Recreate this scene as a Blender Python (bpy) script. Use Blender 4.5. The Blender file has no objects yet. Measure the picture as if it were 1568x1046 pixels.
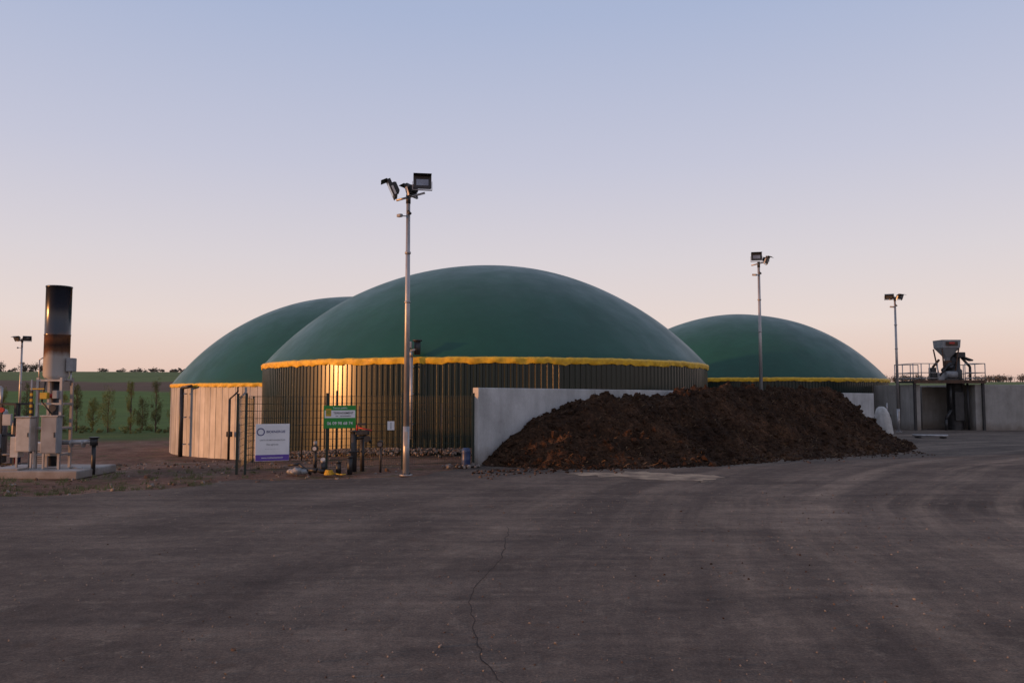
import bpy, bmesh, math, random
from mathutils import Vector, Matrix, noise
random.seed(7)
scene=bpy.context.scene
R=math.radians
# ------------------------------------------------------------ materials
def new_mat(name):
    m=bpy.data.materials.new(name); m.use_nodes=True
    nt=m.node_tree; b=nt.nodes['Principled BSDF']; return m,nt,b
def L(nt,a,b): nt.links.new(a,b)
def noise_node(nt,vec,scale,detail=4,rough=.55,stretch=(1,1,1),rot=(0,0,0),dist=0):
    mp=nt.nodes.new('ShaderNodeMapping'); mp.inputs['Scale'].default_value=stretch; mp.inputs['Rotation'].default_value=rot
    L(nt,vec,mp.inputs['Vector'])
    n=nt.nodes.new('ShaderNodeTexNoise'); n.inputs['Scale'].default_value=scale; n.inputs['Detail'].default_value=detail; n.inputs['Roughness'].default_value=rough; n.inputs['Distortion'].default_value=dist
    L(nt,mp.outputs['Vector'],n.inputs['Vector']); return n.outputs['Fac']
def ramp(nt,fac,stops,interp='LINEAR'):
    r=nt.nodes.new('ShaderNodeValToRGB'); cr=r.color_ramp; cr.interpolation=interp
    while len(cr.elements)<len(stops): cr.elements.new(.5)
    for e,(p,c) in zip(cr.elements,stops):
        e.position=p; e.color=(c,c,c,1) if isinstance(c,(int,float)) else (*c,1)
    L(nt,fac,r.inputs['Fac']); return r.outputs['Color']
def mix(nt,fac,a,b,mode='MIX'):
    n=nt.nodes.new('ShaderNodeMix'); n.data_type='RGBA'; n.blend_type=mode
    if isinstance(fac,(int,float)): n.inputs[0].default_value=fac
    else: L(nt,fac,n.inputs[0])
    for i,v in ((6,a),(7,b)):
        if isinstance(v,tuple): n.inputs[i].default_value=(*v,1)
        else: L(nt,v,n.inputs[i])
    return n.outputs[2]
def math_(nt,op,*a):
    n=nt.nodes.new('ShaderNodeMath'); n.operation=op
    for i,v in enumerate(a):
        if isinstance(v,(int,float)): n.inputs[i].default_value=v
        else: L(nt,v,n.inputs[i])
    return n.outputs[0]
def bump(nt,b,h,strength,dist=.02,prev=None):
    n=nt.nodes.new('ShaderNodeBump'); n.inputs['Strength'].default_value=strength; n.inputs['Distance'].default_value=dist
    L(nt,h,n.inputs['Height']); L(nt,n.outputs['Normal'],b.inputs['Normal']); return n
def pos(nt):
    return nt.nodes.new('ShaderNodeNewGeometry').outputs['Position']
def simple(name,c1,c2=None,scale=3,rough=.6,metal=0,bs=0,bscale=30,stretch=(1,1,1),lo=.35,hi=.65,spec=.5):
    m,nt,b=new_mat(name); p=pos(nt)
    c2=c2 or tuple(v*.7 for v in c1)
    f=noise_node(nt,p,scale,5,.6,stretch)
    L(nt,ramp(nt,f,[(lo,c2),(hi,c1)]),b.inputs['Base Color'])
    b.inputs['Roughness'].default_value=rough; b.inputs['Metallic'].default_value=metal
    b.inputs['Specular IOR Level'].default_value=spec
    if bs: bump(nt,b,noise_node(nt,p,bscale,4),bs)
    return m

# asphalt: worn, dusty, with curved traffic bands
M_asph,nt,b=new_mat('asphalt'); p=pos(nt)
sep=nt.nodes.new('ShaderNodeSeparateXYZ'); L(nt,p,sep.inputs[0])
big=noise_node(nt,p,.25,6,.65,(1,1,1),(0,0,0),.6)
c=ramp(nt,big,[(.3,(.066,.053,.047)),(.5,(.105,.085,.074)),(.72,(.165,.135,.115))])
dx=math_(nt,'SUBTRACT',sep.outputs['X'],30.0); dy=math_(nt,'SUBTRACT',sep.outputs['Y'],4.0)
rad=math_(nt,'SQRT',math_(nt,'ADD',math_(nt,'MULTIPLY',dx,dx),math_(nt,'MULTIPLY',dy,dy))); ang=math_(nt,'ARCTAN2',dy,dx)
wob=noise_node(nt,p,.12,2,.4)
rad=math_(nt,'MULTIPLY_ADD',wob,2.0,rad)
cb=nt.nodes.new('ShaderNodeCombineXYZ'); L(nt,rad,cb.inputs[0]); L(nt,math_(nt,'MULTIPLY',math_(nt,'ABSOLUTE',ang),3.0),cb.inputs[1])
tr=noise_node(nt,cb.outputs[0],1.1,5,.65,(1,.35,1),(0,0,0),.1)
mr=nt.nodes.new('ShaderNodeMapRange'); mr.inputs['From Min'].default_value=-3; mr.inputs['From Max'].default_value=7; mr.inputs['To Min'].default_value=.12; mr.inputs['To Max'].default_value=.75
L(nt,sep.outputs['X'],mr.inputs['Value'])
patchy=ramp(nt,noise_node(nt,p,.9,5,.65),[(.35,.25),(.62,1)])
c=mix(nt,math_(nt,'MULTIPLY',math_(nt,'MULTIPLY',ramp(nt,tr,[(.47,0),(.66,1)]),mr.outputs[0]),patchy),c,(.28,.225,.18))
c=mix(nt,math_(nt,'MULTIPLY',math_(nt,'MULTIPLY',ramp(nt,tr,[(.33,1),(.46,0)]),mr.outputs[0]),.6),c,(.052,.04,.035))
sw=noise_node(nt,p,.9,6,.65,(.3,1.9,1),(0,0,R(-8)),.5)
c=mix(nt,.75,c,ramp(nt,sw,[(.3,(.58,.58,.60)),(.7,(1.4,1.36,1.3))]),'MULTIPLY')
spot=noise_node(nt,p,2.6,6,.75)
c=mix(nt,math_(nt,'MULTIPLY',ramp(nt,spot,[(.55,0),(.67,1)]),.45),c,(.22,.18,.145))
c=mix(nt,math_(nt,'MULTIPLY',ramp(nt,noise_node(nt,p,1.7,6,.75,(1,1.3,1)),[(.6,0),(.72,1)]),.55),c,(.095,.056,.036))
fine=noise_node(nt,p,42,6,.8)
c=mix(nt,.85,c,ramp(nt,fine,[(.3,(.45,.45,.45)),(.5,(1,1,1)),(.7,(1.9,1.8,1.7))]),'MULTIPLY')
mid=noise_node(nt,p,7,6,.75)
c=mix(nt,.65,c,ramp(nt,mid,[(.3,(.6,.6,.61)),(.7,(1.42,1.38,1.32))]),'MULTIPLY')
L(nt,c,b.inputs['Base Color']); b.inputs['Roughness'].default_value=.9; b.inputs['Specular IOR Level'].default_value=.12
bump(nt,b,math_(nt,'MULTIPLY_ADD',fine,.35,mid),.6,.025)

# terrain
M_gr,nt,b=new_mat('ground'); p=pos(nt); sep=nt.nodes.new('ShaderNodeSeparateXYZ'); L(nt,p,sep.inputs[0])
n1=noise_node(nt,p,.5,6,.65); n2=noise_node(nt,p,6,6,.7)
dirt=ramp(nt,n1,[(.3,(.10,.055,.040)),(.5,(.155,.093,.07)),(.7,(.235,.16,.122))])
dirt=mix(nt,.8,dirt,ramp(nt,n2,[(.3,(.5,.5,.5)),(.7,(1.5,1.45,1.4))]),'MULTIPLY')
n3=noise_node(nt,p,.02,4,.6,(1,3,1))
yy=math_(nt,'MULTIPLY_ADD',n3,50.0,sep.outputs['Y'])
m2=nt.nodes.new('ShaderNodeMapRange'); m2.inputs['From Min'].default_value=80; m2.inputs['From Max'].default_value=560; L(nt,yy,m2.inputs['Value'])
field=ramp(nt,m2.outputs[0],[(0,(.06,.07,.026)),(.06,(.065,.12,.03)),(.335,(.08,.14,.036)),(.345,(.11,.076,.056)),(.455,(.12,.083,.062)),(.465,(.11,.15,.055)),(1,(.12,.14,.065))])
field=mix(nt,.5,field,ramp(nt,noise_node(nt,p,.15,5,.6),[(.3,(.7,.7,.7)),(.7,(1.3,1.3,1.3))]),'MULTIPLY')
field=mix(nt,.5,field,ramp(nt,noise_node(nt,p,.5,4,.6,(.08,1.4,1),(0,0,R(6))),[(.35,(.7,.72,.7)),(.65,(1.25,1.25,1.2))]),'MULTIPLY')
yb=math_(nt,'MULTIPLY_ADD',noise_node(nt,p,.25,4),16.0,sep.outputs['Y'])
m3=nt.nodes.new('ShaderNodeMapRange'); m3.inputs['From Min'].default_value=70; m3.inputs['From Max'].default_value=76; L(nt,yb,m3.inputs['Value'])
weed=ramp(nt,noise_node(nt,p,.9,6,.75),[(.54,0),(.64,.75)])
dirt=mix(nt,weed,dirt,(.05,.065,.022))
L(nt,mix(nt,m3.outputs[0],dirt,field),b.inputs['Base Color']); b.inputs['Roughness'].default_value=.95; b.inputs['Specular IOR Level'].default_value=.15
bump(nt,b,n2,.9,.08)

def membrane(name,c):
    m,nt,b=new_mat(name); p=pos(nt)
    f=noise_node(nt,p,.35,5,.6)
    cc=ramp(nt,f,[(.3,tuple(v*.86 for v in c)),(.7,tuple(v*1.1 for v in c))])
    cc=mix(nt,.3,cc,ramp(nt,noise_node(nt,p,1.2,6,.7,(1,1,.3)),[(.4,(.75,.8,.8)),(.7,(1.4,1.3,1.3))]),'MULTIPLY')
    L(nt,cc,b.inputs['Base Color'])
    L(nt,ramp(nt,noise_node(nt,p,.8,5,.6),[(.3,.34),(.7,.48)]),b.inputs['Roughness']); b.inputs['Specular IOR Level'].default_value=.45
    bump(nt,b,noise_node(nt,p,.5,3,.5),.22,.2)
    return m
M_mem=membrane('green_membrane',(.007,.062,.039))
M_clad,nt,b=new_mat('green_cladding'); p=pos(nt)
st=noise_node(nt,p,3,5,.6,(1,1,.12))
L(nt,ramp(nt,st,[(.3,(.004,.013,.011)),(.7,(.009,.020,.016))]),b.inputs['Base Color'])
b.inputs['Roughness'].default_value=.36; b.inputs['Specular IOR Level'].default_value=.22
L(nt,ramp(nt,st,[(.3,.19),(.7,.25)]),b.inputs['Coat Roughness']); b.inputs['Coat Weight'].default_value=.6; b.inputs['Coat IOR'].default_value=1.42
M_yel=simple('yellow_band',(.78,.47,.02),(.5,.28,.015),6,.55)
def concrete(name,k,warm):
    m,nt,b=new_mat(name); p=pos(nt)
    f=lambda v:(v*k*(1+warm),v*k,v*k*(1-warm))
    cc=ramp(nt,noise_node(nt,p,1.1,6,.65),[(.3,f(.36)),(.7,f(.54))])
    cc=mix(nt,.6,cc,ramp(nt,noise_node(nt,p,2.5,5,.65,(1,1,.15)),[(.35,(.68,.67,.65)),(.6,(1.05,1.05,1.05))]),'MULTIPLY')
    cc=mix(nt,.5,cc,ramp(nt,noise_node(nt,p,30,4,.7),[(.3,(.75,.75,.75)),(.7,(1.15,1.15,1.15))]),'MULTIPLY')
    sp=nt.nodes.new('ShaderNodeSeparateXYZ'); L(nt,p,sp.inputs[0])
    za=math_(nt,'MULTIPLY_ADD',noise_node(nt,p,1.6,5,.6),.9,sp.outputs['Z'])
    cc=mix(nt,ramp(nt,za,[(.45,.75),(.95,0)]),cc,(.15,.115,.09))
    L(nt,cc,b.inputs['Base Color']); b.inputs['Roughness'].default_value=.85; bump(nt,b,noise_node(nt,p,18,5),.4,.01)
    return m
M_conc=concrete('concrete',.97,.0); M_conc2=concrete('stained_concrete',.62,.07)
M_panels=[]
for i,k in enumerate((.88,.83,.76)):
    m,nt,b=new_mat('pale_cladding_%d'%i); p=pos(nt)
    s=noise_node(nt,p,1.6,6,.65,(1,1,.22)); s2=noise_node(nt,p,.7,5,.6)
    c=ramp(nt,s,[(.3,(.28*k,.285*k,.29*k)),(.5,(.46*k,.465*k,.465*k)),(.7,(.6*k,.6*k,.6*k))])
    c=mix(nt,.7,c,ramp(nt,s2,[(.3,(.66,.66,.68)),(.7,(1.12,1.12,1.12))]),'MULTIPLY')
    L(nt,c,b.inputs['Base Color']); b.inputs['Roughness'].default_value=.55
    M_panels.append(m)
M_galv=simple('galvanised_steel',(.42,.41,.41),(.3,.29,.29),8,.45,.6,stretch=(1,1,.3))
M_black=simple('black_plastic',(.02,.02,.021),(.012,.012,.013),8,.5)
M_dark=simple('dark_painted_steel',(.04,.038,.04),(.02,.02,.022),5,.5,.2)
M_rust=simple('rusty_steel',(.12,.06,.035),(.05,.03,.02),5,.7,.2)
M_glass=simple('lamp_glass',(.22,.23,.25),(.15,.15,.17),3,.12,.6)
M_white=simple('white_painted_metal',(.48,.47,.46),(.34,.33,.31),3,.5)
M_grey=simple('grey_cabinet',(.28,.29,.30),(.2,.2,.21),3,.5)
M_red=simple('red_paint',(.5,.03,.02),(.32,.02,.015),6,.5)
M_yp=simple('yellow_paint',(.6,.38,.03),(.42,.25,.02),6,.5)
M_blue=simple('blue_plastic',(.02,.05,.14),(.015,.03,.09),6,.45)
M_gw=simple('green_fence_wire',(.010,.024,.016),None,5,.5)
M_sgreen=simple('sign_green',(.02,.27,.04),(.016,.22,.035),2,.5)
M_purple=simple('sign_purple',(.12,.06,.35),(.1,.05,.3),2,.5)
M_navy=simple('sign_navy',(.05,.06,.2),None,2,.5)
M_sw=simple('sign_white',(.75,.75,.77),(.66,.66,.68),2,.45)
M_stone=simple('pale_stones',(.27,.235,.21),(.11,.09,.08),5,.85)
M_pebble=simple('pebbles',(.24,.195,.165),(.10,.083,.07),7,.9)
M_crack=simple('crack',(.02,.016,.014),None,5,.95)
M_patch=simple('dusty_patch',(.42,.33,.24),(.16,.125,.10),1.8,.9,0,.6,25,spec=.1)
M_strw=simple('straw',(.20,.125,.06),(.10,.055,.025),9,.9)
M_rubble=simple('clod',(.12,.075,.052),(.06,.036,.026),7,.95)
M_man,nt,b=new_mat('manure'); p=pos(nt)
c=ramp(nt,noise_node(nt,p,.6,6,.7),[(.3,(.030,.017,.012)),(.5,(.056,.031,.019)),(.62,(.088,.047,.028)),(.75,(.14,.073,.038))])
g=noise_node(nt,p,14,6,.75)
c=mix(nt,.9,c,ramp(nt,g,[(.3,(.4,.4,.4)),(.55,(1,1,1)),(.75,(2.0,1.8,1.5))]),'MULTIPLY')
c=mix(nt,.8,c,ramp(nt,noise_node(nt,p,3.5,5,.7),[(.35,(.5,.5,.5)),(.6,(1.1,1.1,1.1)),(.75,(2.0,1.75,1.5))]),'MULTIPLY')
L(nt,c,b.inputs['Base Color']); b.inputs['Roughness'].default_value=.95; b.inputs['Specular IOR Level'].default_value=.12; bump(nt,b,g,1,.08)
M_flare,nt,b=new_mat('heat_tinted_stainless'); p=pos(nt); sp=nt.nodes.new('ShaderNodeSeparateXYZ'); L(nt,p,sp.inputs[0])
z=nt.nodes.new('ShaderNodeMapRange'); z.inputs['From Min'].default_value=2.4; z.inputs['From Max'].default_value=4.7
zz=math_(nt,'MULTIPLY_ADD',noise_node(nt,p,3,5,.6,(1,1,.4)),.4,-.2)
L(nt,math_(nt,'ADD',sp.outputs['Z'],zz),z.inputs['Value'])
L(nt,ramp(nt,z.outputs[0],[(0,(.44,.43,.42)),(.20,(.40,.37,.34)),(.27,(.14,.07,.04)),(.34,(.035,.02,.018)),(.42,(.14,.06,.03)),(.50,(.035,.03,.032)),(.60,(.016,.021,.035)),(.93,(.014,.018,.030)),(1,(.010,.010,.012))]),b.inputs['Base Color'])
b.inputs['Metallic'].default_value=.0; b.inputs['Roughness'].default_value=.24
def leafmat(name,c):
    m,nt,b=new_mat(name); p=pos(nt)
    L(nt,ramp(nt,noise_node(nt,p,1.2,4,.6),[(.3,tuple(v*.6 for v in c)),(.7,tuple(v*1.3 for v in c))]),b.inputs['Base Color'])
    b.inputs['Roughness'].default_value=.7; b.inputs['Specular IOR Level'].default_value=.2; return m
M_leaf=leafmat('spring_leaves',(.18,.19,.06)); M_leaf2=leafmat('dark_leaves',(.12,.13,.05))
M_bark=simple('bark',(.12,.09,.07),(.06,.045,.035),6,.9)
M_farleaf=leafmat('far_foliage',(.10,.09,.075))

# ------------------------------------------------------------ builder
_t=bmesh.new(); bmesh.ops.create_icosphere(_t,subdivisions=1,radius=1); _t.verts.ensure_lookup_table()
ICO_V=[v.co.copy() for v in _t.verts]; ICO_F=[[v.index for v in f.verts] for f in _t.faces]; _t.free()
class B:
    def __init__(s): s.bm=bmesh.new(); s.mats=[]
    def mi(s,m):
        if m not in s.mats: s.mats.append(m)
        return s.mats.index(m)
    def face(s,vs,m,smooth=False):
        try: f=s.bm.faces.new(vs)
        except ValueError: return
        f.material_index=s.mi(m); f.smooth=smooth; return f
    def poly(s,pts,m):
        return s.face([s.bm.verts.new(p) for p in pts],m)
    def box(s,c,size,m,rz=0,rx=0,ry=0,bev=0):
        M=Matrix.Translation(c)@Matrix.Rotation(rz,4,'Z')@Matrix.Rotation(rx,4,'X')@Matrix.Rotation(ry,4,'Y')
        r=bmesh.ops.create_cube(s.bm,size=1,matrix=M@Matrix.Diagonal((size[0],size[1],size[2],1)))
        fs=set(f for v in r['verts'] for f in v.link_faces); k=s.mi(m)
        for f in fs: f.material_index=k
        if bev:
            es=set(e for f in fs for e in f.edges)
            rr=bmesh.ops.bevel(s.bm,geom=list(es),offset=bev,segments=1,affect='EDGES')
            for f in rr['faces']: f.material_index=k
    def tube(s,p0,p1,r0,m,r1=None,n=10,cap=True):
        r1=r0 if r1 is None else r1
        p0=Vector(p0);p1=Vector(p1); d=(p1-p0)
        q=d.to_track_quat('Z','Y')
        A=[];C=[]
        for i in range(n):
            a=2*math.pi*i/n; o=Vector((math.cos(a),math.sin(a),0))
            A.append(s.bm.verts.new(p0+q@(o*r0))); C.append(s.bm.verts.new(p1+q@(o*r1)))
        for i in range(n):
            j=(i+1)%n; s.face([A[i],A[j],C[j],C[i]],m,n>5)
        if cap: s.face(A[::-1],m); s.face(C,m)
    def path(s,pts,r,m,n=8):
        for a,c in zip(pts[:-1],pts[1:]): s.tube(a,c,r,m,n=n)
    def lathe(s,cx,cy,prof,m,n=64,smooth=True,rot=0):
        rings=[]
        for (r,z) in prof:
            rings.append([s.bm.verts.new((cx+r*math.cos(2*math.pi*i/n+rot),cy+r*math.sin(2*math.pi*i/n+rot),z)) for i in range(n)])
        for a,c in zip(rings[:-1],rings[1:]):
            for i in range(n):
                j=(i+1)%n; s.face([a[i],a[j],c[j],c[i]],m,smooth)
        return rings
    def rock(s,c,r,m,flat=.7):
        M=Matrix.Rotation(random.random()*6.28,3,'Z')@Matrix.Rotation(random.random()*3,3,'X'); c=Vector(c)
        sx=r*random.uniform(.7,1.3);sy=r*random.uniform(.7,1.2);sz=r*flat; j=r*.22; u=random.uniform
        vs=[s.bm.verts.new(c+M@Vector((v.x*sx+u(-j,j),v.y*sy+u(-j,j),v.z*sz+u(-j,j)))) for v in ICO_V]
        k=s.mi(m)
        for f in ICO_F:
            q=s.bm.faces.new([vs[i] for i in f]); q.material_index=k
    def obj(s,name,parent=None,loc=(0,0,0),rz=0):
        me=bpy.data.meshes.new(name); s.bm.to_mesh(me); s.bm.free()
        for m in s.mats: me.materials.append(m)
        o=bpy.data.objects.new(name,me); scene.collection.objects.link(o); o.location=loc; o.rotation_euler[2]=rz
        if parent: o.parent=parent
        return o
def empty(name,loc=(0,0,0)):
    e=bpy.data.objects.new(name,None); scene.collection.objects.link(e); e.location=loc; e.empty_display_size=.5; return e

def sm(a,b,x):
    t=max(0,min(1,(x-a)/(b-a))); return t*t*(3-2*t)
def tz(x,y):
    drop=1.7*sm(20.5,42,y)*sm(-3,-13,x)
    rise=(14.2+(0.7 if x<-150 else 0))-6.2*sm(-60,160,x)
    h=-.04-drop+rise*sm(95,430,y)
    if y>60: h+=sm(150,420,y)*.8*noise.noise(Vector((x*.006,y*.002,3)))
    if y<95:
        h+=.05*noise.noise(Vector((x*.5,y*.5,1)))*sm(-4,-6,x)*sm(14,17,y)+ .10*sm(22,26,y)*sm(-5,-8,x)*noise.noise(Vector((x*.25,y*.35,5)))
        h+=.03*noise.noise(Vector((x*1.8,y*1.8,9)))*sm(-3,-6,x)*sm(15,18,y)
    return h
# ------------------------------------------------------------ ground
def axis(lo,a,b,hi,st):
    v=[];x=a
    while x<=b: v.append(x); x+=st
    d=st;x=b
    while x<hi: d*=1.22; x+=d; v.append(x)
    d=st;x=a;w=[]
    while x>lo: d*=1.22; x-=d; w.append(x)
    return w[::-1]+v
xs=axis(-3500,-50,32,3500,.7); ys=axis(-400,12,90,4500,.7)
g=B(); V=[[g.bm.verts.new((x,y,tz(x,y))) for x in xs] for y in ys]
for j in range(len(ys)-1):
    for i in range(len(xs)-1): g.face([V[j][i],V[j][i+1],V[j+1][i+1],V[j+1][i]],M_gr,True)
g.obj('ground')

def ragged(pts,amp,step,closed=True):
    out=[];n=len(pts)
    for i in range(n if closed else n-1):
        a=Vector(pts[i]);c=Vector(pts[(i+1)%n]); k=max(1,int((c-a).length/step)); nn=Vector((-(c-a).y,(c-a).x)).normalized()
        for q in range(k):
            p=a+(c-a)*q/k
            w=amp*(noise.noise(Vector((p.x*.9,p.y*.9,2)))+.6*noise.noise(Vector((p.x*4,p.y*4,7))))
            out.append(p+nn*w)
    return out
a=B()
edge=[(-80,9.5),(-30,13),(-10.2,15.6),(-7.9,16.5),(-6.2,18.5),(-2.6,19.2),(-1.1,21.9),(17.3,37.9),(19,52)]
e=ragged(edge,.45,.2,False)+[Vector(q) for q in [(19,52),(70,52),(90,-30),(-80,-30)]]
a.poly([(q.x,q.y,0) for q in e],M_asph); a.obj('asphalt_yard')
a=B(); e=ragged([(1.5,20.2),(3.2,18.9),(4.4,18.1),(5.0,19.9),(3.0,20.6)],.6,.07)
a.poly([(q.x,q.y,.005) for q in e],M_patch); a.obj('dusty_ground_patch')
# crack
a=B(); pts=[(-.05,12.2),(-.12,9.9),(-.42,8.2),(-.34,7.0),(-.22,6.2),(.0,5.4),(.05,4.5),(.3,3)]
pp=[]
for p0,p1 in zip(pts[:-1],pts[1:]):
    for k in range(12):
        t=k/12; x=p0[0]+(p1[0]-p0[0])*t; y=p0[1]+(p1[1]-p0[1])*t
        pp.append((x+.05*noise.noise(Vector((y*3,0,0)))+.025*noise.noise(Vector((y*14,5,0))),y))
for i in range(len(pp)-1):
    w0=.003+.008*abs(noise.noise(Vector((pp[i][1]*5,2,2)))); w1=.003+.008*abs(noise.noise(Vector((pp[i+1][1]*5,2,2))))
    a.poly([(pp[i][0]-w0,pp[i][1],.004),(pp[i+1][0]-w1,pp[i+1][1],.004),(pp[i+1][0]+w1,pp[i+1][1],.004),(pp[i][0]+w0,pp[i][1],.004)],M_crack)
a.obj('asphalt_crack')
# pebbles on yard
a=B()
for i in range(4200):
    y=4+26*random.random()**1.2; x=random.uniform(-.7,.7)*y+random.gauss(0,1)
    if y>17 and x<8: continue
    if noise.noise(Vector((x*.5,y*.5,2)))<-.1 and random.random()<.7: continue
    r=random.uniform(.004,.012)*(1 if random.random()<.97 else 2)
    a.rock((x,y,r*.3),r,random.choice((M_pebble,M_pebble,M_rubble,M_stone)),.6)
for i in range(1500):
    x=random.uniform(-1,14); y=21.3+x*.5-abs(random.gauss(0,.8))
    a.rock((x,y,.01),random.uniform(.012,.045)*(2 if random.random()<.04 else 1),random.choice((M_rubble,M_man)),.6)
for i in range(160):
    y=random.gauss(12,4); x=2+(y-8)*.55+random.gauss(0,1.2)
    if y>19 or y<4: continue
    a.rock((x,y,.004),random.uniform(.006,.016),random.choice((M_rubble,M_man)),.4)
a.obj('loose_gravel')
a=B()
for i in range(1800):
    x=random.uniform(-24,-3); y=random.uniform(15.6,36)
    if y<16.8+(x+8)*.55 and x>-8: continue
    r=random.uniform(.015,.05)*(2.0 if random.random()<.04 else 1)
    a.rock((x,y,tz(x,y)+r*.2),r,random.choice((M_rubble,M_rubble,M_pebble,M_stone)),.7)
a.obj('soil_clods')

# ------------------------------------------------------------ tanks
def dome_tank(name,cx,cy,r,zb,zs,h,clad,phase=0):
    root=empty(name,(cx,cy,0))
    w=B()
    if clad=='rib':
        N=int(2*math.pi*r/.205); prof=[(0,0),(.12,.035),(.5,.035),(.62,0)]
        lo=[];hi=[]
        for k in range(N):
            for (f,dr) in prof:
                t=2*math.pi*(k+f)/N; rr=r+dr+.008*noise.noise(Vector((math.cos(t)*14,math.sin(t)*14,0)))
                lo.append(w.bm.verts.new((rr*math.cos(t),rr*math.sin(t),zb))); hi.append(w.bm.verts.new((rr*math.cos(t),rr*math.sin(t),zs)))
        for i in range(len(lo)):
            j=(i+1)%len(lo); w.face([lo[i],lo[j],hi[j],hi[i]],M_clad)
    else:
        N=int(2*math.pi*r/1.0)
        for k in range(N):
            m=random.choice(M_panels); t0=2*math.pi*(k+.012)/N; t1=2*math.pi*(k+.988)/N; dr=random.uniform(-.01,.01)
            sub=[(0,0),(.48,0),(.49,.015),(.51,.015),(.52,0),(1,0)]
            pr=[]
            for f,d in sub:
                t=t0+(t1-t0)*f; pr.append(((r+dr+d)*math.cos(t),(r+dr+d)*math.sin(t)))
            for q,s_ in zip(pr[:-1],pr[1:]):
                w.poly([(q[0],q[1],zb),(s_[0],s_[1],zb),(s_[0],s_[1],zs),(q[0],q[1],zs)],m)
        w.lathe(0,0,[(r-.04,zb),(r-.04,zs)],M_dark,96)
    w.obj('wall',root)
    rb=r-.02; rho=(rb*rb+h*h)/(2*h); amax=math.asin(min(1,rb/rho))
    d=B(); prof=[]
    n=40
    for k in range(n+1):
        t=amax*(1-k/n); prof.append((max(rho*math.sin(t),.001),zs+.1+h-rho+rho*math.cos(t)))
    prof=[(rb+.02,zs-.02)]+prof
    rings=d.lathe(0,0,prof,M_mem,160)
    for ri,ring in enumerate(rings):
        for i,v in enumerate(ring):
            k=math.exp(-ri/5.)*.02*math.sin(i*2*math.pi/160*53+phase)*noise.noise(Vector((i*.2,ri*.1,phase)))*3
            o=.05*noise.noise(Vector((v.co.x*.25,v.co.y*.25,phase)))
            rr=math.hypot(v.co.x,v.co.y)
            if rr>.5: v.co.x*=1+(k)/rr; v.co.y*=1+(k)/rr
            v.co.z+=o*(1-math.exp(-ri/6.))
    d.obj('membrane_dome',root)
    y=B(); N=int(r*60); ra=[]
    for i in range(N):
        t=2*math.pi*i/N
        sc=.06*noise.noise(Vector((math.cos(t)*r*1.6,math.sin(t)*r*1.6,4+phase)))+.05*noise.noise(Vector((t*r*5,0,0)))
        wv=.02*math.sin(t*r*9)+.02*noise.noise(Vector((t*r*2,3,0)))
        ring=[]
        for dr,zz in ((.06,-.12+sc),(.085+wv,-.07+sc*.6),(.075+wv,.0),(.09+wv,.04),(.06,.08+sc*.4),(-.03,.11+sc*.3)):
            ring.append(y.bm.verts.new(((r+dr)*math.cos(t),(r+dr)*math.sin(t),zs+zz)))
        ra.append(ring)
    for i in range(N):
        j=(i+1)%N
        for k in range(5): y.face([ra[i][k],ra[j][k],ra[j][k+1],ra[i][k+1]],M_yel,True)
    y.obj('yellow_edge_band',root)
    return root
dome_tank('biogas_digester_tank',-1.14,36.2,9.7,-.8,3.12,4.5,'rib',0)
dome_tank('biogas_digester_tank',-11.2,56.9,12.05,-2.3,2.52,6.25,'pale',3)
dome_tank('biogas_digester_tank',16.0,56.6,9.7,-.6,2.85,4.65,'rib',7)
a=B()
for i in range(2400):
    t=random.uniform(R(195),R(300)); rr=9.74+abs(random.gauss(0,.4)); x=-1.14+rr*math.cos(t); y=36.2+rr*math.sin(t)
    r=random.uniform(.02,.06); a.rock((x,y,.2*max(0,1-(rr-9.72)/1.0)+tz(x,y)+.03),r,random.choice((M_stone,M_pebble,M_rubble)),.8)
a.obj('drainage_gravel')
a=B(); px,py=-3.35,26.5
a.tube((px,py,.5),(px,py,3.2),.055,M_galv,n=12)
a.path([(px,py,3.2),(px-.02,py-.02,3.42),(px+.25,py+.15,3.5)],.05,M_galv)
a.box((px-.08,py-.02,3.62),(.2,.2,.22),M_grey,bev=.02)
a.tube((px+.18,py+.1,3.3),(px+.18,py+.1,3.75),.11,M_dark,n=12); a.tube((px+.18,py+.1,3.75),(px+.18,py+.1,3.8),.16,M_dark,n=12)
for z in (1,2,2.9): a.box((px,py+.12,z),(.16,.3,.04),M_galv)
a.obj('overpressure_pipe')
a=B(); a.tube((-19.75,47.75,-1.75),(-19.75,47.75,2.35),.13,M_dark,n=12); a.path([(-19.75,47.75,2.35),(-19.0,47.3,2.45)],.1,M_dark)
for z in (-1,.6,2): a.box((-19.7,47.85,z),(.34,.3,.07),M_galv)
a.obj('tank_downpipe')
a=B(); a.tube((-16.1,45.55,-1.8),(-16.1,45.55,1.7),.07,M_dark); a.box((-16.1,45.6,-.3),(.3,.2,.3),M_dark,bev=.02); a.path([(-16.1,45.55,1.7),(-15.6,45.4,2.1),(-15.6,45.4,2.4)],.05,M_dark)
a.obj('tank_downpipe')
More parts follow.
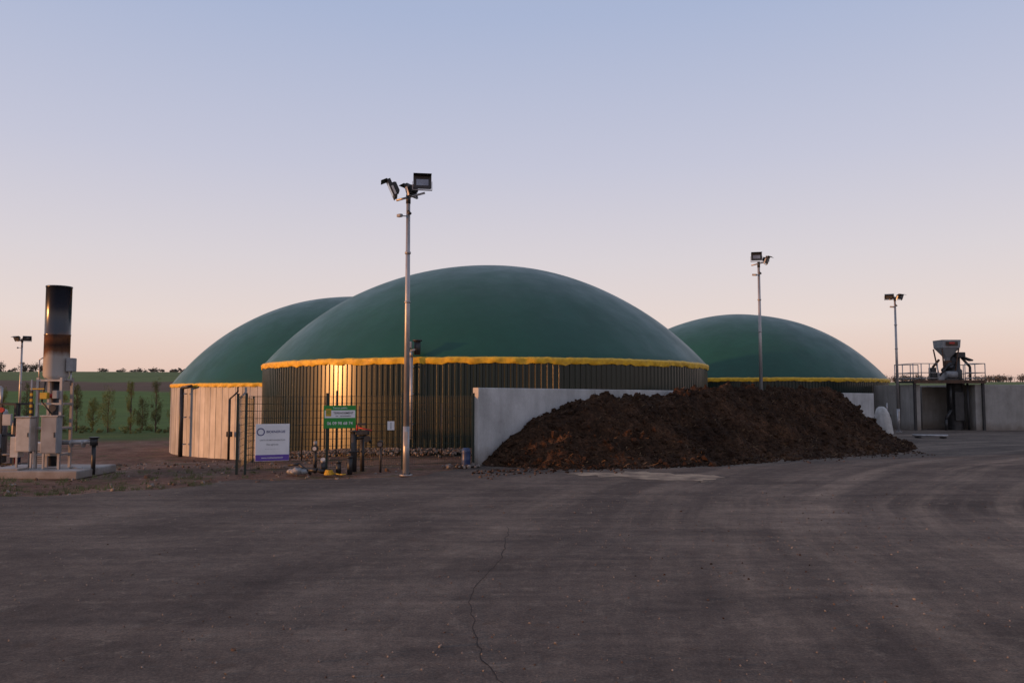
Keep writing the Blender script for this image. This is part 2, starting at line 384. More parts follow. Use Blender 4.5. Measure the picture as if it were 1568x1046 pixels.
# ------------------------------------------------------------ street lamps
def lamp(loc,h,scale=1,rz=0,variant=0):
    a=B()
    a.tube((0,0,0),(0,0,.03),.16,M_galv,n=14)
    a.tube((0,0,.03),(0,0,1.2),.08,M_galv,n=14); a.tube((0,0,1.2),(0,0,h),.075,M_galv,r1=.05,n=14)
    for q in range(4):
        t=q*math.pi/2+.78; a.tube((.12*math.cos(t),.12*math.sin(t),.03),(.12*math.cos(t),.12*math.sin(t),.07),.015,M_dark,n=6)
    a.box((0,-.08,.9),(.09,.02,.35),M_galv,bev=.004)
    for z in (h*.62,h*.8): a.tube((0,0,z),(0,0,z+.05),.075,M_galv,n=12)
    top=h
    a.tube((-.30,0,top-.02),(.42,-.05,top+.16),.028,M_galv,n=8)
    a.tube((0,0,top-.1),(0,0,top+.12),.06,M_dark)
    def flood(c,yaw,tilt,w=.40,hh=.30,roll=0):
        M=Matrix.Translation(c)@Matrix.Rotation(yaw,4,'Z')@Matrix.Rotation(tilt,4,'X')@Matrix.Rotation(roll,4,'Y')
        def bx(cc,sz,m,bev=0):
            r=bmesh.ops.create_cube(a.bm,size=1,matrix=M@Matrix.Translation(cc)@Matrix.Diagonal((*sz,1)))
            for f in set(f for v in r['verts'] for f in v.link_faces): f.material_index=a.mi(m)
        bx((0,0,0),(w,.07,hh),M_black); bx((0,-.045,0),(w+.03,.02,hh+.03),M_black)
        bx((0,-.0575,-.01),(w-.12,.004,hh-.14),M_glass)
        bx((0,.075,-.01),(w*.6,.08,hh*.6),M_black)
        for k in range(5): bx((-w*.24+k*w*.12,.13,0),(.012,.03,hh*.5),M_black)
        bx((0,-.12,hh/2+.02),(w+.03,.16,.008),M_black)
        bx((-w/2-.03,0,-.08),(.012,.05,.22),M_galv); bx((w/2+.03,0,-.08),(.012,.05,.22),M_galv); bx((0,0,-.19),(w+.07,.05,.012),M_galv)
    if variant==0:
        flood((.36,-.10,top+.40),R(8),R(-8),.42,.3); flood((.06,.05,top+.26),R(-115),R(18),.36,.28); flood((-.40,-.02,top+.27),R(-80),R(24),.40,.46)
    elif variant==1:
        flood((-.10,-.05,top+.32),R(-12),R(-5),.4,.28); flood((.34,.02,top+.22),R(60),R(20),.36,.28)
    else:
        flood((-.3,-.02,top+.14),R(-25),R(25),.42,.26); flood((.28,.0,top+.14),R(35),R(20),.42,.26)
    a.tube((0,0,top-.42),(-.16,-.05,top-.42),.015,M_galv,n=6); a.box((-.2,-.08,top-.42),(.09,.22,.08),M_grey,rz=R(30),rx=R(8),bev=.015)
    a.tube((.0,-.05,top-.3),(.07,-.09,top-.38),.035,M_black)
    o=a.obj('street_lamp',None,loc,rz); o.scale=(scale,)*3
    return o
lamp((-2.6,19.7,0),6.85,1,0,0)
lamp((10.15,32.5,-.02),7.3,1,0,1)
lamp((20.3,42,0),7.0,1,0,2)
lamp((-30.2,49,tz(-30,49)),6.6,1.05,0,2)

# ------------------------------------------------------------ concrete wall along pile
W0=Vector((-.94,22.4)); W1=Vector((17.0,37.5)); wd=(W1-W0).normalized(); wn=Vector((wd.y,-wd.x)); WL=(W1-W0).length
def slab(bld,p0,p1,th,z0,h0,h1,m,jog=.0):
    d=(p1-p0).normalized(); n=Vector((d.y,-d.x))*th/2; c=.015; cn=n*(1-2*c/th*1.0)
    def ring(p,h): return [bld.bm.verts.new(v) for v in ((p.x+n.x,p.y+n.y,z0),(p.x+n.x,p.y+n.y,h-c),(p.x+cn.x,p.y+cn.y,h),(p.x-cn.x,p.y-cn.y,h),(p.x-n.x,p.y-n.y,h-c),(p.x-n.x,p.y-n.y,z0))]
    A=ring(p0,h0);C=ring(p1,h1)
    for i in range(5): bld.face([A[i],C[i],C[i+1],A[i+1]],m)
    bld.face(A,m); bld.face(C[::-1],m)
a=B(); k=5; back=-wn*.13
for i in range(k):
    s0=WL*i/k+(.008 if i else 0); s1=WL*(i+1)/k-.008
    f=lambda s:2.17-.15*s/WL+.0
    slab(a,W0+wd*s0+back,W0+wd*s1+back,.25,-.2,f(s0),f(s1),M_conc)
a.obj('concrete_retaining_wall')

# ------------------------------------------------------------ manure heap
def interp(t,x):
    for (a0,b0),(a1,b1) in zip(t[:-1],t[1:]):
        if x<=a1: return b0+(b1-b0)*(x-a0)/(a1-a0)
    return t[-1][1]
TM=[(0.1,.3),(.5,1.3),(1.2,2.3),(2.6,3.3),(5,4.1),(8.4,4.5),(12,4.9),(14.5,5.0),(16.5,4.5),(18.5,3.6),(21,2.1),(23,.3)]
HM=[(0.1,.05),(.8,.55),(1.8,1.15),(2.7,1.55),(3.6,1.78),(5,1.88),(7.4,1.95),(8.4,2.08),(13,2.12),(16.8,2.2),(18,1.95),(19.5,1.45),(21,.85),(23,.02)]
def pileh(s,t):
    tm=interp(TM,s)*(1+.12*noise.noise(Vector((s*.9,0,4)))); u=t/tm
    if u>=1: return -.05
    pr=1-sm(.22,1.04,u)**.85 if u>.22 else .95+.05*u/.22
    h=interp(HM,s)*pr
    v=Vector((s,t,0)); k=min(1,h*1.5)*min(1,.35+t*.8)
    h+=k*(.14*noise.noise(v*.6)+.22*noise.noise(v*1.3+Vector((3,3,3)))+.22*noise.noise(v*2.9)+.13*noise.noise(v*6)+.05*noise.noise(v*18))
    return h
pl=B(); NS,NT=330,90; G=[]
for i in range(NS+1):
    s=.1+22.9*i/NS; row=[]; tm=interp(TM,s)*1.14
    for j in range(NT+1):
        t=.005+tm*j/NT; h=pileh(s,t); q=W0+wd*s+wn*t
        row.append(pl.bm.verts.new((q.x,q.y,h)))
    G.append(row)
for i in range(NS):
    for j in range(NT): pl.face([G[i][j],G[i+1][j],G[i+1][j+1],G[i][j+1]],M_man,False)
for i in range(7000):
    s=random.uniform(.3,22.5); t=interp(TM,s)*random.random()**.8*1.08; h=max(0,pileh(s,t)); q=W0+wd*s+wn*t
    r=random.uniform(.015,.055)*(2.6 if random.random()<.07 else 1)
    pl.rock((q.x,q.y,h+r*.2),r,M_man,.75)
for i in range(1600):
    s=random.uniform(.3,22.5); t=interp(TM,s)*random.random()*1.05; h=max(0.01,pileh(s,t)); q=W0+wd*s+wn*t
    l=random.uniform(.04,.14); an=random.random()*6.28; d=Vector((math.cos(an),math.sin(an),random.uniform(-.5,.8)))*l; o=Vector((-.004,.004,.003)); p=Vector((q.x,q.y,h+.03))
    pl.poly([p-o,p+d-o,p+d+o,p+o],M_strw)
pl.obj('manure_heap')

# ------------------------------------------------------------ fence
def fence(name,p0,p1,h=1.95,st=.05,wr=.0055):
    a=B(); p0=Vector(p0);p1=Vector(p1);d=p1-p0;Ln=d.length;d.normalize(); n=max(1,round(Ln/2.4))
    for i in range(n+1):
        q=p0+d*Ln*i/n; z=tz(q.x,q.y)+.04; a.box((q.x,q.y,z+h/2),(.06,.06,h+.1),M_gw,rz=math.atan2(d.y,d.x)); a.box((q.x,q.y,z+h+.06),(.07,.07,.02),M_black,rz=math.atan2(d.y,d.x))
    z=lambda q:tz(q.x,q.y)+.04
    k=int(Ln/st)
    for i in range(k):
        q=p0+d*Ln*(i+.5)/k; a.tube((q.x,q.y,z(q)+.05),(q.x,q.y,z(q)+h),wr,M_gw,n=3,cap=False)
    for j in range(11):
        zz=.08+j*(h-.1)/10
        for i in range(n):
            q=p0+d*Ln*i/n; r=p0+d*Ln*(i+1)/n
            a.tube((q.x,q.y,z(q)+zz),(r.x,r.y,z(r)+zz),.006,M_gw,n=4,cap=False)
    return a.obj(name)
fence('mesh_fence',(-6.75,20.3),(-1.1,22.55),wr=.004)
fence('mesh_fence',(-6.98,20.35),(-8.15,25.2),st=.12,wr=.004)

# ------------------------------------------------------------ signs
def text(s,size,m,parent,loc):
    cu=bpy.data.curves.new('t','FONT'); cu.body=s; cu.size=size; cu.align_x='CENTER'; cu.align_y='CENTER'; cu.extrude=.001; cu.offset=size*.012
    o=bpy.data.objects.new('t',cu); scene.collection.objects.link(o)
    me=bpy.data.meshes.new_from_object(o.evaluated_get(bpy.context.evaluated_depsgraph_get())); bpy.data.objects.remove(o)
    me.materials.clear(); me.materials.append(m)
    t=bpy.data.objects.new('lettering',me); scene.collection.objects.link(t); t.parent=parent; t.location=loc; t.rotation_euler=(R(90),0,0)
def signroot(name,x,y,z,rz):
    e=empty(name,(x,y,z)); e.rotation_euler[2]=rz; return e
fa=R(21.5); off=Vector((.366,-.93))*.07
e=signroot('company_sign',-6.15+off.x,20.55+off.y,.76,fa)
a=B(); a.box((0,0,0),(.84,.02,.94),M_sw,bev=.004); a.box((0,-.012,-.385),(.83,.004,.15),M_purple); a.obj('board',e)
a=B(); a.lathe(0,0,[(.10,0),(.075,.004)],M_navy,24); o=a.obj('logo',e,(-.29,-.0125,.27)); o.rotation_euler[0]=R(90)
text('BIOENERGIE',.085,M_navy,e,(.08,-.0125,.27)); text('UNITE DE METHANISATION',.05,M_grey,e,(0,-.0125,.06)); text('Site agricole',.06,M_grey,e,(0,-.0125,-.05)); text('- - - - - - - - - -',.06,M_grey,e,(0,-.0125,-.16))
text('www.methanisation.fr',.06,M_sw,e,(0,-.0155,-.385))
e=signroot('contractor_sign',-4.57+off.x,21.18+off.y,1.39,fa)
a=B(); a.box((0,0,0),(.84,.02,.60),M_sgreen,bev=.004); a.box((0,-.0115,.075),(.80,.003,.2),M_sw); a.box((-.30,-.0145,.12),(.14,.003,.2),M_yp); a.obj('board',e)
text('TERRASSEMENT',.075,M_black,e,(.09,-.0145,.10)); text('VRD - ASSAINISSEMENT',.04,M_black,e,(.09,-.0145,.02)); text('06 09 98 68 74',.11,M_sw,e,(0,-.0125,-.17)); text('ID',.11,M_sgreen,e,(-.30,-.0175,.12)); text('Travaux publics',.06,M_sw,e,(0,-.0125,.235))
a=B(); a.box((-3.27,21.60,1.14),(.19,.015,.24),M_sw,rz=fa,bev=.003); a.box((-3.267,21.591,1.14),(.02,.006,.18),M_grey,rz=fa); a.obj('notice_sign')

# ------------------------------------------------------------ valve station by fence
a=B()
Y=20.6
a.tube((-4.06,Y,0),(-4.06,Y,1.02),.075,M_dark,n=14); a.tube((-4.06,Y,1.02),(-4.06,Y,1.06),.12,M_dark,n=14); a.tube((-4.06,Y,.5),(-4.06,Y,.54),.12,M_dark,n=14)
a.tube((-3.88,Y+.2,0),(-3.88,Y+.2,.85),.055,M_dark); a.path([(-4.06,Y,.85),(-3.75,Y,.9),(-3.62,Y,.75)],.045,M_black)
a.box((-3.85,Y,1.0),(.34,.16,.12),M_dark,bev=.02); a.tube((-3.98,Y-.03,1.14),(-3.60,Y-.06,1.06),.018,M_red); a.tube((-3.98,Y-.03,1.05),(-3.98,Y-.03,1.2),.025,M_red)
a.box((-3.86,Y-.02,1.22),(.2,.1,.05),M_dark)
a.tube((-3.70,Y-.1,.85),(-3.70,Y-.18,.85),.08,M_black,n=16)
a.obj('gas_valve_station')
a=B(); a.tube((-4.98,20.3,0),(-4.98,20.3,.62),.045,M_dark); a.tube((-4.98,20.3,.62),(-4.98,20.22,.62),.09,M_black,n=18); a.tube((-4.98,20.219,.62),(-4.98,20.21,.62),.05,M_white,n=18)
a.tube((-4.98,20.3,.70),(-4.98,20.3,.80),.05,M_grey); a.tube((-4.75,20.2,0),(-4.75,20.2,.30),.06,M_dark); a.tube((-4.75,20.2,.30),(-4.75,20.15,.36),.06,M_white,n=14)
a.obj('pressure_gauge_post')
a=B(); a.tube((-3.36,20.5,0),(-3.36,20.5,.7),.03,M_dark); a.tube((-3.36,20.52,.75),(-3.36,20.38,.72),.07,M_black,r1=.09,n=16); a.tube((-3.36,20.379,.72),(-3.36,20.37,.72),.06,M_glass,n=16); a.obj('ground_spotlight')
for x,h in ((-4.02,.42),(-4.3,.3)):
    a=B(); a.tube((x,19.9,0),(x,19.9,h),.065,M_black,n=12); a.tube((x,19.9,h),(x,19.9,h+.03),.08,M_black,n=12); a.obj('bollard')
a=B()
for k in range(4):
    r=.11-.012*k; P=[(r*math.cos(t*.4),r*math.sin(t*.4),.03+.03*k) for t in range(17)]; a.path(P,.018,M_yp,6)
a.path([(.11,0,.05),(.3,-.1,.03),(.42,-.05,.03)],.018,M_yp,6); a.box((0,0,.1),(.1,.1,.12),M_black); a.obj('hose_coil',None,(-4.5,19.75,0))
a=B()
for c,r in (((0,0,.08),.12),((.18,.05,.07),.10),((-.14,.1,.06),.09)):
    rr=bmesh.ops.create_icosphere(a.bm,subdivisions=3,radius=r,matrix=Matrix.Translation(c)@Matrix.Diagonal((1.3,.9,.75,1)))
    for v in rr['verts']: v.co+=v.co.normalized()*.05*noise.noise(v.co*12)
    for f in set(f for v in rr['verts'] for f in v.link_faces): f.material_index=a.mi(M_grey); f.smooth=True
a.obj('rubbish_bag',None,(-5.35,19.95,0))
a=B()
a.path([(-5.1,20.0,.1),(-4.8,19.8,.12),(-4.6,19.9,.05)],.05,M_black); a.path([(-5.6,20.1,.22),(-5.3,20.0,.25),(-5.0,20.0,0)],.035,M_black); a.obj('drain_hose')
a=B(); a.lathe(0,0,[(.001,0),(.10,0),(.115,.05),(.12,.2),(.125,.22),(.12,.24),(.12,.42),(.125,.44),(.115,.46),(.11,.5),(.08,.53),(.001,.53)],M_blue,24); a.obj('blue_barrel',None,(-1.25,21.8,0))
a=B()
for x,y,h in ((-5.6,25.5,2.1),(-6.3,24,1.9),(-5.0,26.2,1.6),(-2.2,25,1.7)): a.tube((x,y,0),(x,y,h),.022,M_dark,n=6)
a.obj('marker_stakes')
a=B()
for i in range(60): a.rock((-1.3+random.gauss(0,.3),21.9+random.gauss(0,.25),.04),random.uniform(.03,.08),random.choice((M_stone,M_rubble)),.7)
a.obj('rubble')

# ------------------------------------------------------------ flare station
root=empty('biogas_flare',(-11.5,20,0))
a=B(); a.box((-.12,.1,.06),(2.5,1.9,.2),M_conc,bev=.02); a.box((-.8,-.5,.18),(.9,.5,.05),M_conc,bev=.01); a.obj('concrete_base',root)
a=B(); cx=.06
r=.295
a.lathe(cx,0,[(r-.09,2.34),(r-.03,2.4),(r,2.46),(r,3.45),(r+.006,3.46),(r+.006,3.49),(r,3.5),(r,4.66),(r+.01,4.67),(r+.01,4.7),(r-.02,4.7),(r-.02,3.0)],M_flare,48); a.obj('stack',root)
a=B()
for x,y in ((-.24,-.24),(.34,-.24),(-.24,.24),(.34,.24)):
    a.box((x,y,1.25),(.06,.06,2.3),M_galv)
for z in (.5,1.15,1.75,2.33):
    for y in (-.24,.24): a.box((.05,y,z),(.52,.045,.05),M_galv)
    for x in (-.24,.34): a.box((x,0,z),(.045,.44,.05),M_galv)
a.tube((.05,0,.2),(.05,0,2.36),.1,M_dark,n=14); a.tube((.05,0,1.3),(.05,0,1.38),.16,M_galv,n=14); a.tube((.05,0,1.9),(.05,0,2.0),.15,M_red,n=14)
a.path([(-.05,-.26,2.3),(-.1,-.3,1.8),(.15,-.28,1.5),(.12,-.28,1.2)],.02,M_black); a.tube((.2,-.3,1.65),(.2,-.36,1.65),.09,M_dark,n=14)
a.box((-.02,-.32,1.95),(.18,.12,.16),M_yp,bev=.01); a.box((.24,-.3,1.98),(.12,.1,.2),M_grey,bev=.01)
for k in range(5): a.box((-.36,-.3,1.42+k*.14),(.05,.05,.07),M_yp)
for k in range(5): a.box((-.36,-.3,1.49+k*.14),(.048,.048,.07),M_dark)
a.tube((-.36,-.3,.2),(-.36,-.3,2.35),.02,M_galv); a.box((-.22,-.3,2.12),(.34,.03,.03),M_yp)
a.box((.46,-.05,2.72),(.17,.2,.34),M_grey,bev=.015); a.tube((.46,-.05,2.2),(.46,-.05,2.55),.02,M_galv); a.box((.4,-.05,2.35),(.2,.1,.04),M_galv)
a.path([(-.25,-.05,2.9),(-.34,-.05,2.85),(-.34,-.05,2.2)],.015,M_galv); a.obj('support_frame',root)
a=B()
a.box((-.42,-.35,1.0),(.36,.28,.82),M_white,bev=.015); a.box((-.42,-.492,1.0),(.32,.006,.76),M_white); a.box((-.29,-.5,1.0),(.02,.02,.1),M_black); a.box((-.42,-.35,1.43),(.40,.34,.03),M_grey); a.box((-.66,-.3,.7),(.2,.25,.5),M_white,bev=.01)
a.box((.24,-.42,1.0),(.40,.24,.9),M_grey,bev=.015); a.box((.24,-.542,1.0),(.36,.006,.84),M_grey); a.box((.38,-.55,1.0),(.02,.02,.12),M_black); a.box((.24,-.42,1.46),(.44,.28,.03),M_galv)
for x in (-.6,-.25,.05,.43): a.box((x,-.4,.35),(.04,.04,.4),M_galv)
a.obj('control_cabinets',root)
a=B(); a.tube((.1,-.1,.78),(1.12,-.1,.82),.055,M_galv,n=12); a.tube((1.12,-.1,.0),(1.12,-.1,.72),.05,M_black,n=12); a.tube((1.12,-.1,.72),(1.12,-.1,.9),.09,M_dark,n=14); a.tube((1.12,-.1,.9),(1.12,-.1,.93),.12,M_dark,n=14)
for x in (.55,.85): a.tube((x,-.1,.77),(x+.03,-.1,.77),.1,M_galv,n=14)
a.path([(.6,-.2,.19),(.9,-.2,.17),(1.0,-.15,.0)],.03,M_galv); a.obj('gas_pipe',root)

root=empty('gas_treatment_skid',(-18.2,29,tz(-18,29)+.02))
a=B()
for x in (-1.6,-.7,0,.5):
    for y in (-.5,.5): a.box((x,y,1.15),(.07,.07,2.3),M_dark)
for z in (.1,1.2,2.3):
    for y in (-.5,.5): a.box((-.55,y,z),(2.1,.06,.07),M_dark)
a.obj('frame',root)
a=B()
for x,r_,h in ((-1.25,.28,2.5),(-.35,.24,2.0),(.25,.17,1.6)):
    a.lathe(x,0,[(.01,.15),(r_,.2),(r_,h),(r_*.8,h+.1),(.01,h+.16)],M_galv if x<0 else M_blue,20)
a.path([(-1.25,0,2.6),(-1.25,0,2.9),(-.35,0,2.9),(-.35,0,2.1)],.05,M_galv); a.path([(-.35,-.3,.5),(.6,-.3,.5),(.6,-.3,1.8)],.045,M_grey)
a.box((.3,-.62,1.75),(.3,.12,.4),M_white,bev=.01); a.box((-.1,-.62,1.0),(.35,.15,.5),M_grey,bev=.01); a.box((-.9,-.6,1.5),(.25,.12,.3),M_blue,bev=.01); a.tube((.1,-.6,2.1),(.1,-.68,2.1),.09,M_red,n=14)
a.tube((.55,-.5,0),(.55,-.5,1.3),.03,M_red); a.obj('vessels',root)
a=B(); a.box((0,0,.7),(1.0,.7,1.25),M_white,bev=.02); a.box((0,-.36,.75),(.9,.012,1.05),M_grey)
for k in range(7): a.box((.1,-.372,.4+k*.09),(.5,.012,.03),M_dark)
a.box((0,0,.04),(1.1,.8,.1),M_conc); a.obj('electrical_cabinet',None,(-22.2,38,tz(-22.2,38)))

# ------------------------------------------------------------ right bunker and pump platform
root=empty('concrete_bunker',(0,0,0))
a=B()
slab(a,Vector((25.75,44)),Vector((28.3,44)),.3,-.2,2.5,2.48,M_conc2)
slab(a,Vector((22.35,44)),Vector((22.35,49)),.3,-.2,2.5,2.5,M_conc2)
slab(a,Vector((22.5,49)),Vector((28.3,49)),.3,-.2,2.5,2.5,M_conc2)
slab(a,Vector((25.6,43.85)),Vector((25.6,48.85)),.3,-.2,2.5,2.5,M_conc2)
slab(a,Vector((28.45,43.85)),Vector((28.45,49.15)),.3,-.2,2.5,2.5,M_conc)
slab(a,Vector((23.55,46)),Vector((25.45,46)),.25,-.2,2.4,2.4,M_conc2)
a.obj('walls',root)
root=empty('pump_platform',(24.2,44.6,0))
a=B()
x0,x1,y0,y1=-2.2,1.75,-.9,1.2
a.box(((x0+x1)/2,(y0+y1)/2,2.66),(x1-x0,y1-y0,.1),M_dark)
a.box(((x0+x1)/2,y0-.03,2.66),(x1-x0,.04,.18),M_rust)
for x in (x0,x0+.45,x0+.9,x0+1.35,x1-1.1,x1-.55,x1):
    for y in (y0,y1): a.tube((x,y,2.7),(x,y,3.65),.028,M_galv,n=6)
for z in (2.85,3.15,3.65):
    for y in (y0,y1):
        a.tube((x0,y,z),(x0+1.35,y,z),.024,M_galv,n=6); a.tube((x1-1.1,y,z),(x1,y,z),.024,M_galv,n=6)
    for x in (x0,x1): a.tube((x,y0,z),(x,y1,z),.024,M_galv,n=6)
for x in (x0+.1,x1-.1): 
    for y in (y0+.1,y1-.1): a.box((x,y,1.3),(.12,.12,2.6),M_dark)
a.obj('deck_and_railing',root)
a=B()
a.lathe(.15,0,[(.4,0),(.4,2.6),(.42,2.62),(.42,3.3),(.33,3.4),(.33,4.0),(.1,4.15)],M_dark,24)
for t in range(4):
    an=t*math.pi/2+math.pi/4; a.tube((-.3+.35*math.cos(an),-.1+.35*math.sin(an),2.7),(-.3+.65*math.cos(an),-.1+.65*math.sin(an),4.5),.04,M_rust,n=6)
a.lathe(-.25,-.1,[(.14,3.85),(.18,4.0),(.62,4.5),(.68,4.55),(.72,4.98),(.66,4.98),(.56,4.5)],M_grey,4,False,math.pi/4)
a.box((-.25,-.625,4.76),(.66,.02,.22),M_rust); a.box((-.25,-.637,4.80),(.3,.012,.1),M_red)
a.box((-.25,-.1,3.7),(.35,.35,.3),M_rust,bev=.02); a.tube((-.25,-.45,3.6),(-.25,.3,3.3),.16,M_dark,n=12)
a.box((.75,-.2,3.95),(.6,.4,.08),M_dark,ry=R(20)); a.box((.35,-.2,4.15),(.5,.5,.3),M_dark,bev=.03); a.box((-.75,-.3,2.95),(.5,.4,.42),M_grey,bev=.02); a.box((-1.15,-.2,3.1),(.25,.4,.7),M_dark,bev=.02)
a.tube((-.6,-.5,3.05),(.0,-.5,3.05),.2,M_grey,n=14); a.box((-.3,-.5,2.78),(.7,.3,.12),M_dark)
a.path([(.5,-.2,4),(.95,-.2,3.5),(.95,-.2,2.7)],.07,M_dark); a.path([(-.6,.1,3.9),(-.95,.1,3.5),(-1.0,.1,2.7)],.07,M_rust); a.path([(.15,-.4,3.8),(-.5,-.5,3.5),(-.9,-.5,3.0)],.05,M_dark)
a.box((.15,-.42,1.3),(.5,.12,1.6),M_dark,bev=.02); a.path([(.6,-.5,.0),(.6,-.5,2.6)],.06,M_dark); a.path([(-.35,-.5,2.6),(-.35,-.5,1.1),(-.7,-.6,.6),(-.7,-.6,0)],.08,M_dark)
a.obj('feed_pump',root,(.38,0,0))
a=B(); n=28; rings=[]
for k,(rr,z) in enumerate([(.34,0),(.32,.3),(.30,.7),(.27,1.0),(.2,1.25),(.1,1.35),(.01,1.36)]):
    ring=[]
    for i in range(n):
        t=2*math.pi*i/n; q=rr*(1+.18*noise.noise(Vector((math.cos(t)*2,math.sin(t)*2,z)))+.08*math.sin(t*7)*(1-z/1.7)); q*=1+.25*abs(math.cos(2*t))
        ring.append(a.bm.verts.new((q*math.cos(t)-.12*z,q*math.sin(t)*.9,z)))
    rings.append(ring)
for p_,q_ in zip(rings[:-1],rings[1:]):
    for i in range(n): a.face([p_[i],p_[(i+1)%n],q_[(i+1)%n],q_[i]],M_white,True)
a.obj('tarpaulin_cover',None,(18.75,40.2,0))
a=B()
for x in (-.9,.9): a.box((x,0,.45),(.05,.05,.9),M_galv); a.box((x,0,.03),(.08,.5,.06),M_black)
for i in range(9): 
    for z in (.75,.4): a.box((-.8+i*.2,0,z),(.2,.03,.12),M_red if i%2 else M_sw)
a.obj('safety_barrier',None,(21.0,46.5,0),.1)
a=B(); a.path([(18.2,36.3,.12),(19.6,36.0,.12)],.05,M_galv); a.path([(18.3,36.6,.12),(19.4,35.7,.12)],.04,M_galv)
for x,y in ((18.4,36.3),(19.4,36.05)): a.box((x,y,.04),(.1,.4,.07),M_dark)
a.obj('steel_pipes')
a=B(); a.box((0,0,.5),(.7,.35,.8),M_dark,bev=.04); a.box((0,-.2,.55),(.5,.05,.3),M_grey,bev=.01); a.tube((.2,0,.9),(.2,0,1.5),.04,M_galv); a.box((0,0,.05),(.8,.5,.1),M_dark); a.obj('diesel_pump',None,(20.0,43,0),.2)

# ------------------------------------------------------------ vegetation
def leafcloud(bl,centres,n,size,m,rnd,sz=1):
    for _ in range(n):
        c,r=rnd.choice(centres)
        v=Vector((rnd.gauss(0,1),rnd.gauss(0,1),rnd.gauss(0,1))).normalized()*r*rnd.random()**.45; v.z*=sz
        p=Vector(c)+v; a1=Vector((rnd.gauss(0,1),rnd.gauss(0,1),rnd.gauss(0,1))).normalized(); a2=a1.orthogonal().normalized(); s=size*rnd.uniform(.6,1.4)
        bl.poly([p-a1*s,p+a2*s*.6,p+a1*s,p-a2*s*.6],m)
def poplar(name,x,y,h,w,seed,leaf,n=2400):
    rnd=random.Random(seed); a=B(); z0=tz(x,y)
    a.tube((0,0,-.1),(0,0,h*.5),.03*h**.5,M_bark,r1=.02*h**.5,n=7); a.tube((0,0,h*.5),(rnd.uniform(-.1,.1),0,h*.97),.02*h**.5,M_bark,r1=.008,n=6)
    cs=[]
    for k in range(34):
        zb=h*rnd.uniform(.05,.82); an=rnd.random()*6.28; t=zb/h
        rr=w/2*(math.sin(math.pi*min(1,t*.75+.22))**.8)*rnd.uniform(.3,.9); up=h*.14
        e=(rr*math.cos(an),rr*math.sin(an),min(h,zb+up)); a.tube((0,0,zb),e,.012*h**.5,M_bark,r1=.005,n=4); cs.append((e,w*rnd.uniform(.12,.22)))
    cs.append(((0,0,h*.95),w*.10))
    leafcloud(a,cs,n,.045,leaf,rnd,2.2)
    a.obj(name,None,(x,y,z0))
for i,(x,y,h,w) in enumerate([(-43.0,79,4.7,1.3),(-39.4,78,4.1,1.8),(-36.7,77,4.9,1.1),(-35.2,79,5.1,1.3),(-33.9,80,4.2,1.2),(-41.9,80,3.2,1.3),(-48.6,80,4.8,1.4),(-50.5,79,4.3,1.4),(-46,82,3.6,1.4),(-37.9,82,3.2,1.4)]):
    poplar('poplar_tree',x,y,h,w,i+1,M_leaf if i%3 else M_leaf2)
rnd=random.Random(5); a=B(); cs=[]
for i in range(260):
    x=rnd.uniform(-60,-27); y=rnd.uniform(76,84); r=rnd.uniform(.15,.42)*(.7+.6*noise.noise(Vector((x*.3,0,0)))); cs.append(((x,y,tz(x,y)+r*.7),r))
leafcloud(a,cs[:150],9000,.06,M_leaf2,rnd); leafcloud(a,cs[150:],6000,.06,M_leaf,rnd); a.obj('hedge')
def treeline(name,lst,seed,dens=130):
    rnd=random.Random(seed); a=B()
    for x,y,h,w in lst:
        z=tz(x,y); cs=[((x+rnd.uniform(-w,w)*.4,y+rnd.uniform(-1,1),z+h*rnd.uniform(.35,.8)),w*rnd.uniform(.2,.4)) for _ in range(6)]
        a.tube((x,y,z-.2),(x,y,z+h*.7),.2,M_bark,n=5); leafcloud(a,cs,dens,.32,M_farleaf,rnd)
    a.obj(name)
rnd=random.Random(3); lst=[]
for i in range(50):
    x=rnd.choice((-175,-190,-205,-222,-240,-265,-290,-315))+rnd.gauss(0,6); lst.append((x,rnd.uniform(415,440),rnd.uniform(1.0,2.6)*(1.5 if rnd.random()<.1 else 1),rnd.uniform(2,5)))
for i in range(10): lst.append((rnd.uniform(-275,-250),425,rnd.uniform(4,6.5),rnd.uniform(4,6)))
treeline('distant_trees',lst,4)
lst=[]
for i in range(110):
    x=rnd.uniform(190,340); lst.append((x,rnd.uniform(380,430),rnd.uniform(2.4,3.8),rnd.uniform(3,6)))
treeline('distant_trees',lst,9)
rnd=random.Random(11); a=B()
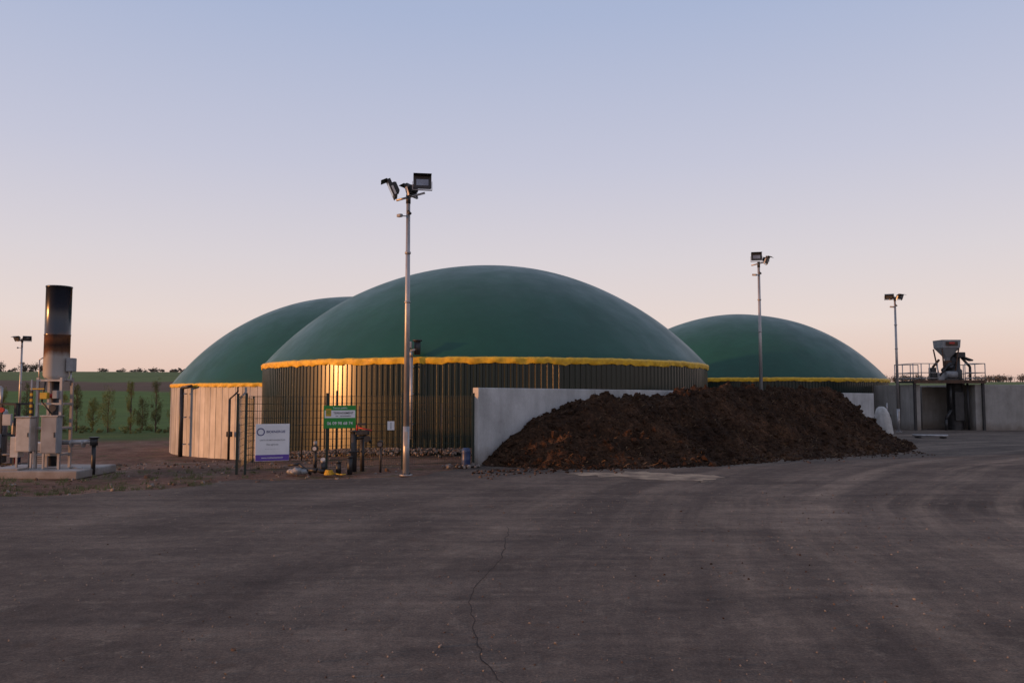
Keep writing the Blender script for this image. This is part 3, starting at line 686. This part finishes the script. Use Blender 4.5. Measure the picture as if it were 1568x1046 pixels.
for i in range(260):
    x=rnd.uniform(-16,-6.5); y=15.2+(x+10.2)*.45+rnd.random()**2*5+.6
    if x<-10: y=15.4+rnd.random()**2*5
    z=tz(x,y)
    for k in range(14):
        p=Vector((x+rnd.gauss(0,.05),y+rnd.gauss(0,.05),z)); t=Vector((rnd.gauss(0,.04),rnd.gauss(0,.04),rnd.uniform(.04,.12))); s=Vector((.005,.003,0))
        a.poly([p-s,p+s,p+t],M_leaf2)
a.obj('grass_tufts')

# ------------------------------------------------------------ world, sun, camera
az=Vector((-.96,-.28,0)).normalized(); el=R(3.2)
sd=Vector((az.x*math.cos(el),az.y*math.cos(el),math.sin(el)))
w=bpy.data.worlds.new('World'); scene.world=w; w.use_nodes=True; nt=w.node_tree; bg=nt.nodes['Background']; bg.inputs['Strength'].default_value=1
tc=nt.nodes.new('ShaderNodeTexCoord'); sp=nt.nodes.new('ShaderNodeSeparateXYZ'); L(nt,tc.outputs['Generated'],sp.inputs[0])
c=ramp(nt,sp.outputs['Z'],[(0,(.68,.46,.40)),(.03,(.76,.56,.49)),(.085,(.77,.65,.62)),(.163,(.68,.625,.66)),(.276,(.545,.55,.67)),(.44,(.39,.455,.64)),(1,(.28,.32,.43))])
sky=nt.nodes.new('ShaderNodeTexSky'); sky.sky_type='NISHITA'; sky.sun_disc=False; sky.sun_elevation=el; sky.sun_rotation=math.atan2(az.x,az.y)
sc=nt.nodes.new('ShaderNodeVectorMath'); sc.operation='SCALE'; sc.inputs['Scale'].default_value=.015; L(nt,sky.outputs[0],sc.inputs[0])
ad=nt.nodes.new('ShaderNodeVectorMath'); ad.operation='ADD'; L(nt,c,ad.inputs[0]); L(nt,sc.outputs[0],ad.inputs[1])
L(nt,ad.outputs[0],bg.inputs['Color'])
sl=bpy.data.lights.new('sun','SUN'); sl.energy=3.8; sl.angle=R(1.2); sl.color=(1,.42,.13)
so=bpy.data.objects.new('sun',sl); scene.collection.objects.link(so); so.rotation_euler=(-sd).to_track_quat('-Z','Y').to_euler(); so.location=(-30,-10,10)
cam=bpy.data.cameras.new('camera'); cam.lens=28; cam.sensor_width=36; cam.clip_end=8000; cam.clip_start=.1
co=bpy.data.objects.new('camera',cam); scene.collection.objects.link(co); co.location=(0,0,2); co.rotation_euler=(R(90+3.75),0,0); scene.camera=co
scene.view_settings.view_transform='Standard'; scene.view_settings.look='None'; scene.view_settings.exposure=0
